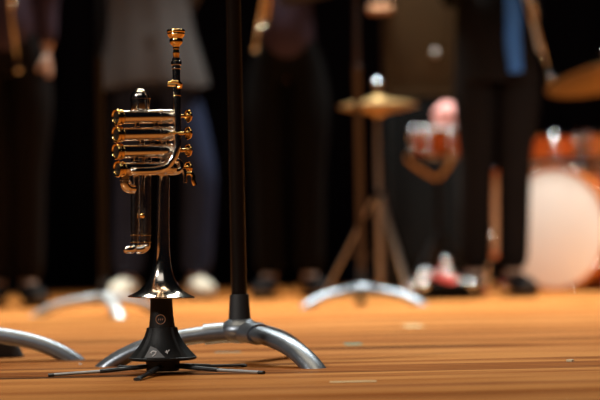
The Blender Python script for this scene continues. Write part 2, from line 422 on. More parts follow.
MB().tube([at(141.0, 185, SY - .004), at(141.0, 246, SY - .004)], 0.8 * PX, 10).build('slide_stop_rod', SILVER, s2)
# elbow below the fourth valve
el = MB().tube(smooth_path([at(124.8, 172, VY(125)), at(124.8, 180, VY(125) + .001), at(125.4, 185, VY(125) + .002), at(128.2, 188.2, VY(127) + .004), at(133, 188.8, VY(131) + .009)]), 4.6 * PX, 24).build('valve_elbow', SILVER, tr)
ring_at(124.8, 180.2, VY(125) + .001, 5.1, 1.2, 'ferrule', SILVER, el)
MB().ball(at(129.8, 182.4, VY(128) - .004), 1.6 * PX).build('elbow_screw', SILVER, el)
# fourth valve's end slide and hooks at the right
HY = VY(179) - .006
rs = MB().tube(smooth_path([at(166, 171.6, VY(166) - .004), at(175, 171.6, VY(175) - .004), at(179.5, 170, VY(179) - .003), at(180.5, 165.5, VY(180) - .002), at(178, 161.5, VY(178)), at(172, 160.8, VY(172))]), 3.3 * PX, 20).build('tuning_slide', SILVER, tr)
MB().tube(smooth_path([at(183.2, 169, HY), at(184.6, 172.5, HY), at(185.2, 177, HY), at(185.0, 182.5, HY)]), 2.3 * PX, 16).build('slide_lever', SILVER, rs)
MB().tube(smooth_path([at(183.2, 170.5, HY), at(187.5, 173.2, HY), at(191, 173.4, HY - .001), at(193.2, 176.4, HY - .001), at(193.4, 181, HY - .001), at(195, 185.2, HY)]), [1.2 * PX] * 6 + [1.7 * PX] * 25, 14, flat=(1.25, .75, (0, -1, 0))).build('finger_hook', GOLD, rs)

# ------------------------------------------------------------------ trumpet stand
so = at(163.0, 373.0, 0); so.z = 0
st = thing('trumpet_stand', so, 'black plastic trumpet stand with five splayed flat legs under the silver trumpet', 'instrument stand')
cx = Vector((so.x, 0, 0))
def zpix(y): return at(162.5, y, 0).z
axc = Vector((-0.004, 0, 1)).normalized()
colp = [(364.5, 10), (331, 13.4), (328, 13.2), (315, 11.6), (298, 10.9), (290, 10.2), (280, 9.0), (272, 8.0), (264, 6.4), (262, 4)]
col_ = MB().lathe(Vector((so.x, 0, 0)), axc, [(zpix(y), r * PX) for y, r in colp], 48)
column = col_.build('column', BLACKPL, st)
skp = [(327.0, 14.2), (327.6, 15.2), (331, 16.0), (336, 17.8), (341, 20.4), (346, 23.8), (351, 28.0), (355, 31.8), (357.0, 33.6)]
def skirt_mod(s, th):
    a = abs(((th + math.pi) % (2 * math.pi)) - math.pi)          # 0 faces the camera
    a = min(a, math.pi - a)
    e0, e1 = math.radians(44), math.radians(50)
    k = 0 if a < e0 else 1 if a > e1 else (a - e0) / (e1 - e0)
    return 0.9 + 0.1 * k
skirt = MB().lathe(Vector((so.x, 0, 0)), axc, [(zpix(y), r * PX) for y, r in skp], 128, caps=True, mod=skirt_mod).build('flared_skirt', BLACKPL, st)
MB().lathe(Vector((so.x, 0, 0)), (0, 0, 1), [(zpix(360.0), 31.5 * PX), (zpix(359.0), 33.6 * PX), (zpix(357.2), 34.2 * PX), (zpix(356.6), 33.2 * PX)], 64).build('base_disc', BLACKPL, st)
MB().lathe(Vector((so.x, 0, 0)), (0, 0, 1), [(0.004, 15.5 * PX), (0.005, 16.5 * PX), (zpix(359.6), 17 * PX)], 40).build('leg_hub', BLACKSOFT, st)
# printed marks on the skirt panel and column
def on_skirt(px, py, lift=0.0006):
    z = zpix(py)
    pr = [(zpix(y), r) for y, r in skp]
    r = pr[-1][1]
    for (z1, r1), (z0, r0) in zip(pr[:-1], pr[1:]):
        if z0 <= z <= z1: r = r0 + (r1 - r0) * (z - z0) / (z1 - z0)
    r = r * 0.9 * PX + lift
    dx = (px - 163.0) * PX
    return Vector((so.x + dx - 0.004 * z, -math.sqrt(max(1e-8, r * r - dx * dx)), z))
def sk_patch(corners, nu=10, nv=8, lift=0.0005):
    mb = MB(); rows_ = []
    (a, b_, c_, d_) = [Vector((*q, 0)) for q in corners]
    for j in range(nv + 1):
        v_ = j / nv; l = a.lerp(d_, v_); r_ = b_.lerp(c_, v_)
        rows_.append([on_skirt(*(l.lerp(r_, i / nu)).xy, lift) for i in range(nu + 1)])
    return mb.ring_strip(rows_, False, False)
sk_patch([(152.6, 345.0), (158.4, 347.2), (167.5, 356.0), (146.8, 356.0)]).build('label_patch', GREYPL, skirt)
mk = MB()
mk.tube([on_skirt(*p, .0011) for p in ((152.6, 351.8), (153.8, 350.2), (154.0, 352.2))], .55 * PX, 8)
mk.tube([on_skirt(*p, .0011) for p in ((154.0, 350.6), (155.6, 349.6), (158.6, 350.2), (158.2, 352.0), (156.8, 353.4), (154.8, 354.8))], .6 * PX, 8)
mk.tube([on_skirt(*p, .0011) for p in ((167.4, 350.6), (169.6, 351.4), (171.4, 349.0))], .55 * PX, 8)
mk.tube([on_skirt(*p, .0011) for p in ((168.8, 349.2), (169.8, 352.6))], .5 * PX, 8)
mk.build('label_lettering', WHITEPR, skirt)
em = MB(); zc = zpix(319); ring = []
for i in range(25):
    th = 2 * math.pi * i / 24
    dx = 4.6 * PX * math.cos(th); r = 12.2 * PX + .0003
    ring.append(Vector((so.x - .004 * zc + dx - .3 * PX, -math.sqrt(r * r - dx * dx), zc + 4.6 * PX * math.sin(th))))
em.tube(ring, .42 * PX, 8)
for x0 in (-2.4, -.4, 1.6):
    em.tube([Vector((so.x - .004 * zc + (x0 - .3) * PX, -12.2 * PX - .0002, zc - .9 * PX)), Vector((so.x - .004 * zc + (x0 + .5) * PX, -12.2 * PX - .0002, zc + .9 * PX))], .4 * PX, 6)
em.build('emblem', COPPERPR, column)
# five legs
for k, phi in enumerate((-8.5, -80.5, -152.5, 63.5, 135.5)):
    a = math.radians(phi); d = Vector((math.sin(a), -math.cos(a), 0))
    side = Vector((-d.y, d.x, 0))
    R = 0.173
    mb = MB()
    def leg_sec(mb, r0, r1, h0, h1, w, t):
        mb.tube([cx + Vector((so.x * 0, 0, 0)) + d * (r0 + (r1 - r0) * i / 6) + Vector((0, 0, h0 + (h1 - h0) * i / 6)) for i in range(7)], 1.0, 8, flat=(w, t, (0, 0, 1)))
    leg_sec(mb, 0.018, R * 0.56, 0.0115, 0.0060, 0.0060, 0.0034)
    lg = mb.build('leg', DARKBAR, st)
    m2 = MB(); leg_sec(m2, R * 0.54, R, 0.0060, 0.0028, 0.0048, 0.0024)
    m2.build('leg_bar', GREYBAR if phi in (63.5, -80.5) else DARKBAR, lg)
    m3 = MB(); leg_sec(m3, R * 0.965, R * 1.015, 0.0030, 0.0026, 0.0056, 0.0026)
    m3.build('leg_tip', BLACKSOFT, lg)

# ------------------------------------------------------------------ music stands
def music_stand(loc, rot, label):
    root = thing('music_stand', Vector((0, 0, 0)), label, 'music stand', 'music stands')
    lp_ = [(0.010, .051), (.03, .0505), (.06, .0485), (.09, .0450), (.12, .0397), (.15, .0325), (.178, .0225), (.203, .0105), (.224, -.003), (.240, -.017)]
    for k in range(3):
        a = math.radians(120 * k); d = Vector((math.sin(a), -math.cos(a), 0))
        mb = MB()
        mb.tube(smooth_path([d * r + Vector((0, 0, h)) for r, h in lp_], 4), 1.0, 28, flat=(0.0195, 0.0140, (0, 0, 1)))
        mb.cut_below(0.0)
        lg = mb.build('leg', ALU, root)
        m2 = MB(); m2.tube(smooth_path([d * r + Vector((0, 0, h)) for r, h in ((0.012, .051), (.03, .0508), (.050, .0495), (.060, .0486))], 4), 1.0, 24, flat=(0.0235, 0.0172, (0, 0, 1)))
        m2.build('leg_collar', ALU, lg)
    hub = MB().lathe((0, 0, 0), (0, 0, 1), [(.033, .006), (.034, .014), (.038, .024), (.045, .033), (.053, .0365), (.060, .035), (.066, .030), (.0705, .0225), (.073, .0195), (.0735, .012)], 40).build('hub', ALU, root)
    MB().lathe((0, 0, 0), (0, 0, 1), [(.068, .0185), (.0695, .0195), (.074, .0185), (.112, .0158), (.114, .0152), (.1145, .0135)], 36).build('sleeve', BLACKSOFT, root)
    MB().lathe((0, 0, 0), (0, 0, 1), [(.060, .0131), (.78, .0122), (.783, .0145), (.80, .0145), (.803, .010), (1.10, .0095), (1.105, .006)], 32).build('pole', POLE, root)
    dk = MB()
    tilt = Matrix.Rotation(math.radians(-22), 3, 'X')
    dk.box((0, -0.02, 1.20), (0.50, 0.004, 0.32), tilt, 0.0015)
    dk.box((0, -0.145, 1.035), (0.50, 0.055, 0.004), Matrix.Rotation(math.radians(-22), 3, 'X'), 0.0015)
    dk.box((0, 0.012, 1.115), (0.05, 0.05, 0.06), None, 0.004)
    dk.build('desk', POLE, root)
    root.location = loc; root.rotation_euler = (0, 0, rot)
    return root
HUBY = 3.27 - CAM_D
ms = music_stand(xz(240.5, 0.0, HUBY), math.radians(33), 'black music stand with silver arched legs right behind the trumpet')
def ms_copy(px, d, rot, label):
    c_ = copy_tree(ms); c_.location = xz(px, 0.0, d - CAM_D); c_.rotation_euler = (0, 0, math.radians(rot)); c_['label'] = label
    return c_
ms_copy(-50, 3.50, 88, 'silver-legged music stand cut by left edge, one arched leg reaching in')
fl_ = ms_copy(104, 6.0, -103, 'blurred music stand standing behind the trumpet to its left, pale foot on floor')
for c_ in [c for l in fl_.children for c in (l, *l.children)]:
    if c_.name.startswith(('leg', 'hub')):
        c_.data = c_.data.copy(); c_.data.materials.clear(); c_.data.materials.append(LITALU)
fc = ms_copy(362.5, 6.55, -60, 'blurred silver-footed music stand in front of the hi-hat cymbals')
for c_ in fc.children:
    if c_.name.startswith('pole'):
        c_.data = c_.data.copy(); c_.data.materials.clear(); c_.data.materials.append(POLEBR)

# the dark wedge under the left-hand leg
WY = 3.60 - CAM_D
wz = [at(x, y, WY) for x, y in ((-14, 341), (14.5, 341.5), (21.5, 356), (-14, 356))]
zlow = min(p.z for p in wz)
w = MB().prism([Vector((p.x, p.y, p.z - zlow)) for p in wz], (0, .04, 0)).build('wedge_block', BLACKSOFT)
bv = w.modifiers.new('bevel', 'BEVEL'); bv.width = 0.002; bv.segments = 2
set_origin(w); w.location.z = 0
tag(w, 'black rubber wedge on floor under the arched leg at left edge', 'wedge')

# ------------------------------------------------------------------ small scraps and tape on the floor
def scrap(px, py, sx, sy, h, m, name, label, cat):
    d = FWD + RIGHT * ((px - 300.0) / F) + UP * ((200.0 - py) / F)
    p = CAM + d * (-CAM.z / d.z)
    k = p.y + CAM_D
    mb = MB(); n = 9; top = []
    for i in range(n):
        th = 2 * math.pi * i / n; rr = 1 + 0.22 * math.sin(3 * th + px) + 0.1 * math.sin(5 * th)
        top.append(Vector((p.x + sx * k / F * .5 * rr * math.cos(th), p.y + sy * .5 * rr * math.sin(th), h)))
    mb.prism(top, (0, 0, -h))
    o = mb.build(name, m); set_origin(o); o.location.z = 0.0002
    return tag(o, label, cat)
scrap(570.5, 361.5, 7, 0.012, 0.003, CRUMB, 'paper_scrap', 'tiny cream paper scrap on the bare floor at right', 'scrap')
scrap(80.5, 364.6, 3, 0.006, 0.002, WHITESCRAP, 'paper_scrap', 'tiny white scrap on floor between the two left legs', 'scrap')
def tape(px, py, w, dy, m, label):
    d = FWD + RIGHT * ((px - 300.0) / F) + UP * ((200.0 - py) / F)
    p = CAM + d * (-CAM.z / d.z); k = p.y + CAM_D
    o = MB().box((p.x, p.y, 0.0004), (w * k / F, dy, 0.0006), Matrix.Rotation(.04, 3, 'Z')).build('floor_tape', m)
    set_origin(o); o.location.z = 0.0001
    return tag(o, label, 'tape')
tape(353, 344.2, 17, 0.07, GREENTAPE, 'strip of green tape on floor right of the music stand foot')
tape(353, 381.8, 46, 0.02, YELLOWTAPE, 'long pale tape strip on floor nearest the camera')
tape(413, 326.0, 18, 0.12, YELLOWTAPE, 'short pale yellow tape mark on far floor behind the green tape')
tape(228, 352.4, 26, 0.04, FADEDTAPE, 'faint green tape strip on floor under the music stand')

# ------------------------------------------------------------------ drum kit
LUGR = {'rack_tom': .019, 'snare_drum': .017}
def drum(name, label, cat, center, axis, R, depth, shellm, headm, lugs=8, hoopm=None, group=None, base_z=None):
    center = Vector(center); ax = Vector(axis).normalized()
    root = thing(name, Vector((center.x, center.y, base_z if base_z is not None else center.z - R)), label, cat, group)
    t = 0.006
    MB().lathe(center - ax * depth / 2, ax, [(0, R - t), (0, R), (depth * .5, R * 1.002), (depth, R), (depth, R - t), (0, R - t)], 64, caps=False).build('shell', shellm, root)
    for s in (-1, 1):
        e = center + ax * (depth / 2 * s)
        MB().lathe(e, ax * s, [(0.0, R * .2), (-.004, R - .002), (0.002, R - .001), (0.006, R - .012), (0.005, 0.001)], 64).build('drum_head', headm, root)
        hw = 0.04 if R > .2 else 0.016
        MB().lathe(e, ax * s, [(-hw * .75, R + .003), (-hw * .75, R + .016), (hw * .25, R + .016), (hw * .25, R + .003), (-hw * .75, R + .003)], 64, caps=False).build('hoop', hoopm or CHROME, root)
    tt = Vector((0, 0, 1)) if abs(ax.z) < .9 else Vector((1, 0, 0))
    e1 = (tt - ax * tt.dot(ax)).normalized(); e2 = ax.cross(e1)
    for i in range(lugs):
        th = 2 * math.pi * (i + .5) / lugs
        d = e1 * math.cos(th) + e2 * math.sin(th)
        p = center + d * (R + .012)
        mb = MB(); mb.tube([p - ax * depth * .52, p + ax * depth * .52], .0035, 8)
        mb.ball(p + ax * depth * .26 - d * .004, LUGR.get(name, .012), (1, 1, 1), 12); mb.ball(p - ax * depth * .26 - d * .004, .012, (1, 1, 1), 12)
        mb.ball(p + ax * depth * .52, .0085, (1, 1, 1), 10)
        mb.build('lug', CHROME, root)
    return root

DY = 7.80 - CAM_D
n_ = Vector((-math.sin(math.radians(37)), -math.cos(math.radians(37)), 0))
RB = 0.235
bc = at(553, 229.5, DY); bc.z = RB + .018
bd = drum('bass_drum', 'big orange bass drum with a plain white front head', 'drum', bc - n_ * .19, n_, RB, .38, WOODRED, HEADW, 10, WOODORG, base_z=0)
sd = n_.cross(Vector((0, 0, 1)))
for s in (-1, 1):
    p = bc - n_ * .12 + sd * s * RB * .8 + Vector((0, 0, -RB * .55))
    q = p + sd * s * .1 + n_ * .06; q.z = 0.008
    sp_ = MB().tube([p, q], .007, 10).build('spur', CHROME, bd)
    MB().ball(q, .013, (1, 1, .6), 12).build('spur_tip', REDP if s < 0 else BLACKSOFT, sp_)
tz = lambda py, px: at(px, py, DY).z
t1 = drum('rack_tom', 'orange rack tom with chrome hoops above the white bass drum, left one', 'drum', at(551, 149.5, DY + .14), (-.03, .03, 1), .100, .105, WOODRED, HEADW, 6, None, 'rack toms')
t2 = drum('rack_tom', 'orange rack tom above the bass drum cut by right edge', 'drum', at(609, 148, DY + .24), (.03, .03, 1), .112, .11, WOODORG, HEADW, 6, None, 'rack toms')
for r_, px in ((t1, 560), (t2, 600)):
    c0 = r_.location.copy() + Vector((0, 0, .05))
    hold = bc - n_ * .22 + Vector((0, 0, RB - .01)); hold.x = c0.x * .6 + hold.x * .4
    MB().tube(smooth_path([hold, hold + Vector((0, 0, .06)), Vector((c0.x, c0.y, c0.z))]), .011, 12).build('tom_holder', CHROME, r_)

ft_c = xz(489, .315, DY - .1)
ft = drum('floor_tom', 'slim amber drum standing between the legs gap left of the white bass drum', 'drum', ft_c, (0, .02, 1), .085, .33, TANWOOD, HEADW, 6, WOODRED, base_z=0)
for k in range(3):
    a = math.radians(120 * k + 60); d = Vector((math.sin(a), -math.cos(a), 0))
    p = ft_c + d * .105
    MB().tube([p + Vector((0, 0, .03)), Vector((p.x, p.y, .16)), Vector((p.x, p.y, .012)) + d * .012], .006, 10).ball(Vector((p.x, p.y, .012)) + d * .012, .011).build('leg', CHROME, ft)

def cymbal(center, axis, R, name, label, cat, ground, boom=None, tripod=0.22, group=None, pair=False, tri_rot=0, legm=CHROME, polem=CHROME):
    center = Vector(center); ax = Vector(axis).normalized(); g = Vector(ground)
    root = thing(name, Vector((g.x, g.y, 0)), label, cat, group)
    prof_ = [(-.030 * R / .2, R), (-.016 * R / .2, R * .72), (-.006 * R / .2, R * .4), (0, R * .24), (.006, R * .2), (.012, R * .11), (.014, .007), (.0125, .007), (.0105, R * .1), (.0045, R * .19), (-.0015, R * .235), (-.0075 * R / .2, R * .4), (-.0175 * R / .2, R * .72), (-.0312 * R / .2, R)]
    prof_.append(prof_[0])
    MB().lathe(center, ax, prof_, 72, caps=False).build('cymbal', CYMBAL, root)
    if pair:
        MB().lathe(center - ax * .052, -ax, prof_, 72, caps=False).build('cymbal', CYMBAL, root)
    top = center + ax * .035
    MB().lathe(center + ax * .022, ax, [(0, .012), (.012, .012), (.013, .016), (.030, .018), (.038, .012), (.042, .006)], 16).ball(center + ax * .06, .019, (1, 1, .9), 16).build('wing_nut', CHROME, root)
    zt = center.z
    if boom:
        bz = Vector((g.x, g.y, boom))
        MB().tube([Vector((g.x, g.y, .06)), bz], .012, 14).build('pole', polem, root)
        MB().tube([bz, center + ax * .02], .008, 12).ball(bz, .022, (1, 1, 1), 14).build('boom_arm', polem, root)
    else:
        MB().tube([Vector((g.x, g.y, .06)), Vector((g.x, g.y, zt * .5)), Vector((g.x, g.y, zt * .55)), Vector((g.x, g.y, zt * .8)), center + ax * .05], [.013, .013, .010, .0085, .005], 14).build('pole', polem, root)
    cz = tripod * 1.75
    MB().lathe((g.x, g.y, cz - .025), (0, 0, 1), [(0, .015), (.004, .021), (.05, .021), (.054, .015)], 18).build('leg_collar', CHROME, root)
    for k in range(3):
        a = math.radians(120 * k + tri_rot); d = Vector((math.sin(a), -math.cos(a), 0))
        A_ = Vector((g.x, g.y, cz)) + d * .02; B_ = Vector((g.x, g.y, .012)) + d * tripod
        lg = MB().tube([A_, A_.lerp(B_, .5), B_], 1.0, 10, flat=(.011, .006, d)).build('leg', legm, root)
        MB().ball(B_ + Vector((0, 0, 0.002)), .014, (1, 1, 1), 12).build('rubber_foot', BLACKSOFT, lg)
        MB().tube([Vector((g.x, g.y, cz * .42)) + d * .012, A_.lerp(B_, .55)], 1.0, 8, flat=(.009, .004, (0, 0, 1))).build('brace', POLEBR, lg)
    return root

HY_ = 7.25 - CAM_D
hc = at(378, 99, HY_)
cymbal(hc, (-.015, -.03, 1), .150, 'hi_hat', 'pair of golden hi-hat cymbals on a chrome tripod', 'cymbals', xz(381, 0, HY_), pair=True, tripod=.215, tri_rot=28, legm=STEELBR, polem=STEELBR)
CY = 8.0 - CAM_D
cc = at(610, 67, CY)
cymbal(cc, (-.17, .17, 1), .275, 'crash_cymbal', 'large tilted bronze cymbal at the right edge above the drums', 'cymbal', xz(668, 0, CY + .42), boom=.80, tripod=.26, tri_rot=10)

# small red drum on a thin stand
SYD = 7.95 - CAM_D
sc_ = at(437, 143, SYD)
sn = drum('snare_drum', 'small red-orange snare drum on a thin stand behind the hi-hat', 'drum', sc_, (.03, -.08, 1), .103, .115, WOODRED, HEADW, 8, None, base_z=0)
g0 = Vector((sc_.x, sc_.y, 0))
bk = MB()
for k in range(3):
    a = math.radians(120 * k + 25); d = Vector((math.sin(a), -math.cos(a), 0))
    bk.tube(smooth_path([g0 + Vector((0, 0, sc_.z - .15)), g0 + d * .08 + Vector((0, 0, sc_.z - .10)), g0 + d * .118 + Vector((0, 0, sc_.z - .066)), g0 + d * .122 + Vector((0, 0, sc_.z - .04))]), .008, 10)
bk.build('basket', CYMBAL, sn)
MB().tube([g0 + Vector((0, 0, .1)), g0 + Vector((0, 0, sc_.z - .14))], .012, 14).build('pole', POLE, sn)
for k in range(3):
    a = math.radians(120 * k + 75); d = Vector((math.sin(a), -math.cos(a), 0))
    MB().tube([g0 + Vector((0, 0, .26)), g0 + d * .2 + Vector((0, 0, .009))], .008, 10).build('leg', POLE, sn)
# pink bundle on the snare
pk = MB()
pc = at(447, 106, SYD); top_z = sc_.z + .0655
res = bmesh.ops.create_uvsphere(pk.bm, u_segments=28, v_segments=18, radius=.056)
for v in res['verts']:
    q = v.co.copy(); k = 1 + .10 * math.sin(q.x * 70 + q.z * 40) * math.sin(q.y * 60) + .05 * math.sin(q.z * 130)
    v.co = Vector((q.x * 1.05, q.y, q.z)) * k
    if v.co.z < -.043: v.co.z = -.043
    v.co += Vector((pc.x, pc.y - .01, top_z + .043))
for f_ in pk.bm.faces: f_.smooth = True
o = pk.build('cloth_bundle', PINK); set_origin(o)
tag(o, 'rounded pink bundle lying on top of the small red drum', 'cloth')

# bass drum pedal by the hi-hat
PYD = 7.62 - CAM_D
def pedal(px, label, rot):
    g = xz(px, 0, PYD)
    root = thing('drum_pedal', g, label, 'pedal', 'drum pedals')
    Rm = Matrix.Rotation(math.radians(rot), 3, 'Z')
    def P(x, y, z): return g + Rm @ Vector((x, y, z))
    MB().box(P(0, 0, .006), (.10, .27, .01), Rm, .003).build('base_plate', BLACKCASE, root)
    MB().box(P(0, -.02, .05), (.085, .25, .012), Rm @ Matrix.Rotation(math.radians(14), 3, 'X'), .004).build('footboard', REDP, root)
    for s in (-1, 1):
        MB().tube([P(.05 * s, .10, .01), P(.045 * s, .11, .085)], .009, 12).ball(P(.045 * s, .11, .085), .017).build('upright', CHROME, root)
    MB().tube([P(-.07, .11, .085), P(.07, .11, .085)], .009, 12).ball(P(-.075, .11, .085), .02).ball(P(.07, .11, .085), .02).build('axle', CHROME, root)
    MB().tube([P(0, .11, .085), P(0, .06, .13)], .006, 10).ball(P(0, .055, .135), .019).build('beater', CHROME, root)
    MB().lathe(P(-.05, -.09, .03), Rm @ Vector((-1, -.3, 0)), [(0, .018), (.02, .021), (.035, .014)], 18).build('spring_drum', CHROME, root)
    return root
pedal(456, 'chrome drum pedal with red footboard on floor left of the dark coat', 38)
# loose black case under the hi-hat side with chrome corners
g = xz(444, 0, 6.95 - CAM_D)
cs = thing('cable_case', g, 'low black case with shiny corners on the floor beside the chrome tripod', 'case')
MB().box(g + Vector((0, .05, .032)), (.17, .14, .055), Matrix.Rotation(.2, 3, 'Z'), .006).build('case_body', BLACKCASE, cs)
for (sx, sy) in ((-1, -1), (1, -1), (1, 1), (-1, 1)):
    q = Matrix.Rotation(.2, 3, 'Z') @ Vector((.085 * sx, .07 * sy, 0))
    MB().ball(g + q + Vector((0, .05, .055)), .017).build('corner', CHROME, cs)
    MB().ball(g + q * .8 + Vector((0, .05, .008)), .010, (1, 1, .8)).build('foot', BLACKSOFT, cs)

# brown cabinet on a black case
KY = 8.6 - CAM_D
x0, x1 = at(386, 50, KY).x, at(456, 50, KY).x
zb = at(420, 97, KY).z; zt = at(420, -46, KY).z
cxm, w_ = (x0 + x1) / 2, x1 - x0
cb = thing('loudspeaker_cabinet', (cxm, KY + .2, zb), 'brown wooden loudspeaker cabinet on a black case behind the hi-hat', 'loudspeaker')
MB().box((cxm, KY + .2, (zb + zt) / 2), (w_, .38, zt - zb), None, .008).build('cabinet_body', CABWOOD, cb)
fr = MB()
for (bx, bz, sx, sz) in ((cxm, zb + .012, w_, .024), (cxm, zt - .012, w_, .024), (x0 + .012, (zb + zt) / 2, .024, zt - zb - .05), (x1 - .012, (zb + zt) / 2, .024, zt - zb - .05)):
    fr.box((bx, KY, bz), (sx, .03, sz), None, .004)
fr.build('front_frame', CABWOOD, cb)
hx = at(380, 10, KY - .02)
MB().tube([hx + Vector((-.04, -.035, 0)), hx + Vector((.04, -.035, 0))], .016, 14).ball(hx + Vector((-.04, -.035, 0)), .02).ball(hx + Vector((.04, -.035, 0)), .02).box(hx + Vector((0.0, 0, 0)), (.1, .06, .03), None, .004).build('handle', COPPER, cb)
kn = at(435, 53, KY - .04)
MB().ball(kn, .018).tube([kn, kn + Vector((0, .06, 0))], .010, 12).build('knob', STEELBR, cb)
fcse = thing('flight_case', (cxm, KY + .2, 0), 'tall black flight case under the brown loudspeaker cabinet', 'case')
MB().box((cxm, KY + .2, zb / 2 + .004), (w_ * 1.05, .42, zb - .010), None, .01).build('case_body', BLACKCASE, fcse)
for s in (-1, 1):
    MB().box((cxm + s * w_ * .5, KY - .005, zb / 2), (.016, .012, zb - .02), None, .003).build('edge_strip', BLACKPL, fcse)

# ------------------------------------------------------------------ trumpets held by the musicians
def held_trumpet(A, B, upv, label, bellm=None):
    """A mouthpiece end, B bell end"""
    A, B = Vector(A), Vector(B); ax = (B - A).normalized(); L_ = (B - A).length
    u = Vector(upv); u = (u - ax * u.dot(ax)).normalized(); sdv = ax.cross(u)
    root = thing('trumpet', A.lerp(B, .5), label, 'trumpet', 'trumpets held by musicians')
    def P(a, b, c=0): return A + ax * (a * L_) + u * b + sdv * c
    pr = [(0, .0055), (.45 * L_, .0065), (.68 * L_, .010), (.82 * L_, .016), (.91 * L_, .027), (.96 * L_, .043), (.99 * L_, .058), (L_, .061), (.995 * L_, .060), (.95 * L_, .038), (.88 * L_, .021), (.8 * L_, .012), (.7 * L_, .007)]
    MB().lathe(P(.0, -.06), ax, pr[:1] + pr[1:], 32).build('bell', bellm or BRASS, root)
    MB().tube(smooth_path([P(.0, -.06), P(-.05, -.045), P(-.07, -.03), P(-.05, -.01), P(.02, 0), P(.5, 0), P(.78, 0), P(.86, -.012), P(.88, -.03), P(.86, -.05), P(.78, -.06, .018), P(.45, -.06, .02)], 5), .006, 12).build('tubing', SILVER, root)
    for k in range(3):
        v = MB().lathe(P(.38 + .058 * k, -.10, .008), u, [(0, .010), (.004, .0115), (.10, .0115), (.106, .009), (.11, .003)], 18).build('valve_casing', SILVER, root)
        MB().lathe(P(.38 + .058 * k, .005, .008), u, [(0, .003), (.025, .003), (.026, .009), (.030, .009)], 14).build('finger_button', CHROME, v)
    MB().tube([P(.0, 0), P(-.14, 0)], .005, 12).lathe(P(-.12, 0), -ax, [(0, .005), (.03, .006), (.05, .012), (.06, .0135), (.063, .012)], 18).build('mouthpiece', CHROME, root)
    return root

# ------------------------------------------------------------------ people
def skin_mesh(verts, edges, radii, root=0, sub=2):
    me = bpy.data.meshes.new('tmp'); me.from_pydata([tuple(v) for v in verts], edges, [])
    o = bpy.data.objects.new('tmp', me); COL.objects.link(o)
    md = o.modifiers.new('skin', 'SKIN'); md.branch_smoothing = 0.6; md.use_smooth_shade = True
    sv = me.skin_vertices[0].data
    for i, r in enumerate(radii):
        sv[i].radius = r if isinstance(r, tuple) else (r, r)
        sv[i].use_root = (i == root)
    s = o.modifiers.new('sub', 'SUBSURF'); s.levels = sub; s.render_levels = sub
    dg = bpy.context.evaluated_depsgraph_get(); dg.update()
    ev = o.evaluated_get(dg)
    out = bpy.data.meshes.new_from_object(ev)
    bm = bmesh.new(); bm.from_mesh(out)
    bpy.data.objects.remove(o); bpy.data.meshes.remove(me); bpy.data.meshes.remove(out)
    for f_ in bm.faces: f_.smooth = True
    return bm
class SK:
    def __init__(self): self.v, self.e, self.r = [], [], []
    def add(self, p, r, prev=None):
        self.v.append(Vector(p)); self.r.append(r)
        if prev is not None: self.e.append((prev, len(self.v) - 1))
        return len(self.v) - 1
    def chain(self, pts, prev):
        for p, r in pts: prev = self.add(p, r, prev)
        return prev
    def mb(self, root=0, sub=2):
        m = MB(); m.bm.free(); m.bm = skin_mesh(self.v, self.e, self.r, root, sub); return m

def hand(mb, wrist, d, palm_n, thumb, curl=0.5, s=1.0):
    """palm and five bent fingers; d: pointing direction, palm_n: where the palm faces, thumb: thumb side"""
    d = Vector(d).normalized(); n = Vector(palm_n); n = (n - d * n.dot(d)).normalized(); t = Vector(thumb); t = (t - d * t.dot(d) - n * t.dot(n)).normalized()
    wrist = Vector(wrist)
    mb.tube([wrist - d * .01, wrist + d * .02 * s, wrist + d * .055 * s, wrist + d * .088 * s, wrist + d * .094 * s], [.9 * s, 1.0 * s, 1.2 * s, 1.12 * s, .6 * s], 14, flat=(.034, .014, n))
    for off, ln in ((.028, .070), (.010, .080), (-.009, .074), (-.027, .058)):
        p = wrist + (d * .085 + t * off) * s; pts = [p]; dr = d.copy(); sg = ln * s
        for k, fr_ in enumerate((.45, .32, .23)):
            q = Quaternion(t.cross(Vector(d)).normalized() if False else d.cross(n).normalized(), curl * (.55 + .35 * k))
            dr = (q @ dr).normalized(); p = p + dr * sg * fr_; pts.append(p)
        mb.tube(pts, [.0092 * s, .0088 * s, .0078 * s, .006 * s], 10)
        mb.ball(pts[-1], .0062 * s, (1, 1, 1), 8)
    p = wrist + (d * .028 + t * .03) * s
    pts = [p, p + (d * .6 + t * .75 + n * .2).normalized() * .034 * s, p + (d * .85 + t * .55 + n * .45).normalized() * .062 * s, p + (d * .95 + t * .30 + n * .65).normalized() * .082 * s]
    mb.tube(pts, [.0125 * s, .0108 * s, .009 * s, .007 * s], 10); mb.ball(pts[-1], .007 * s, (1, 1, 1), 8)

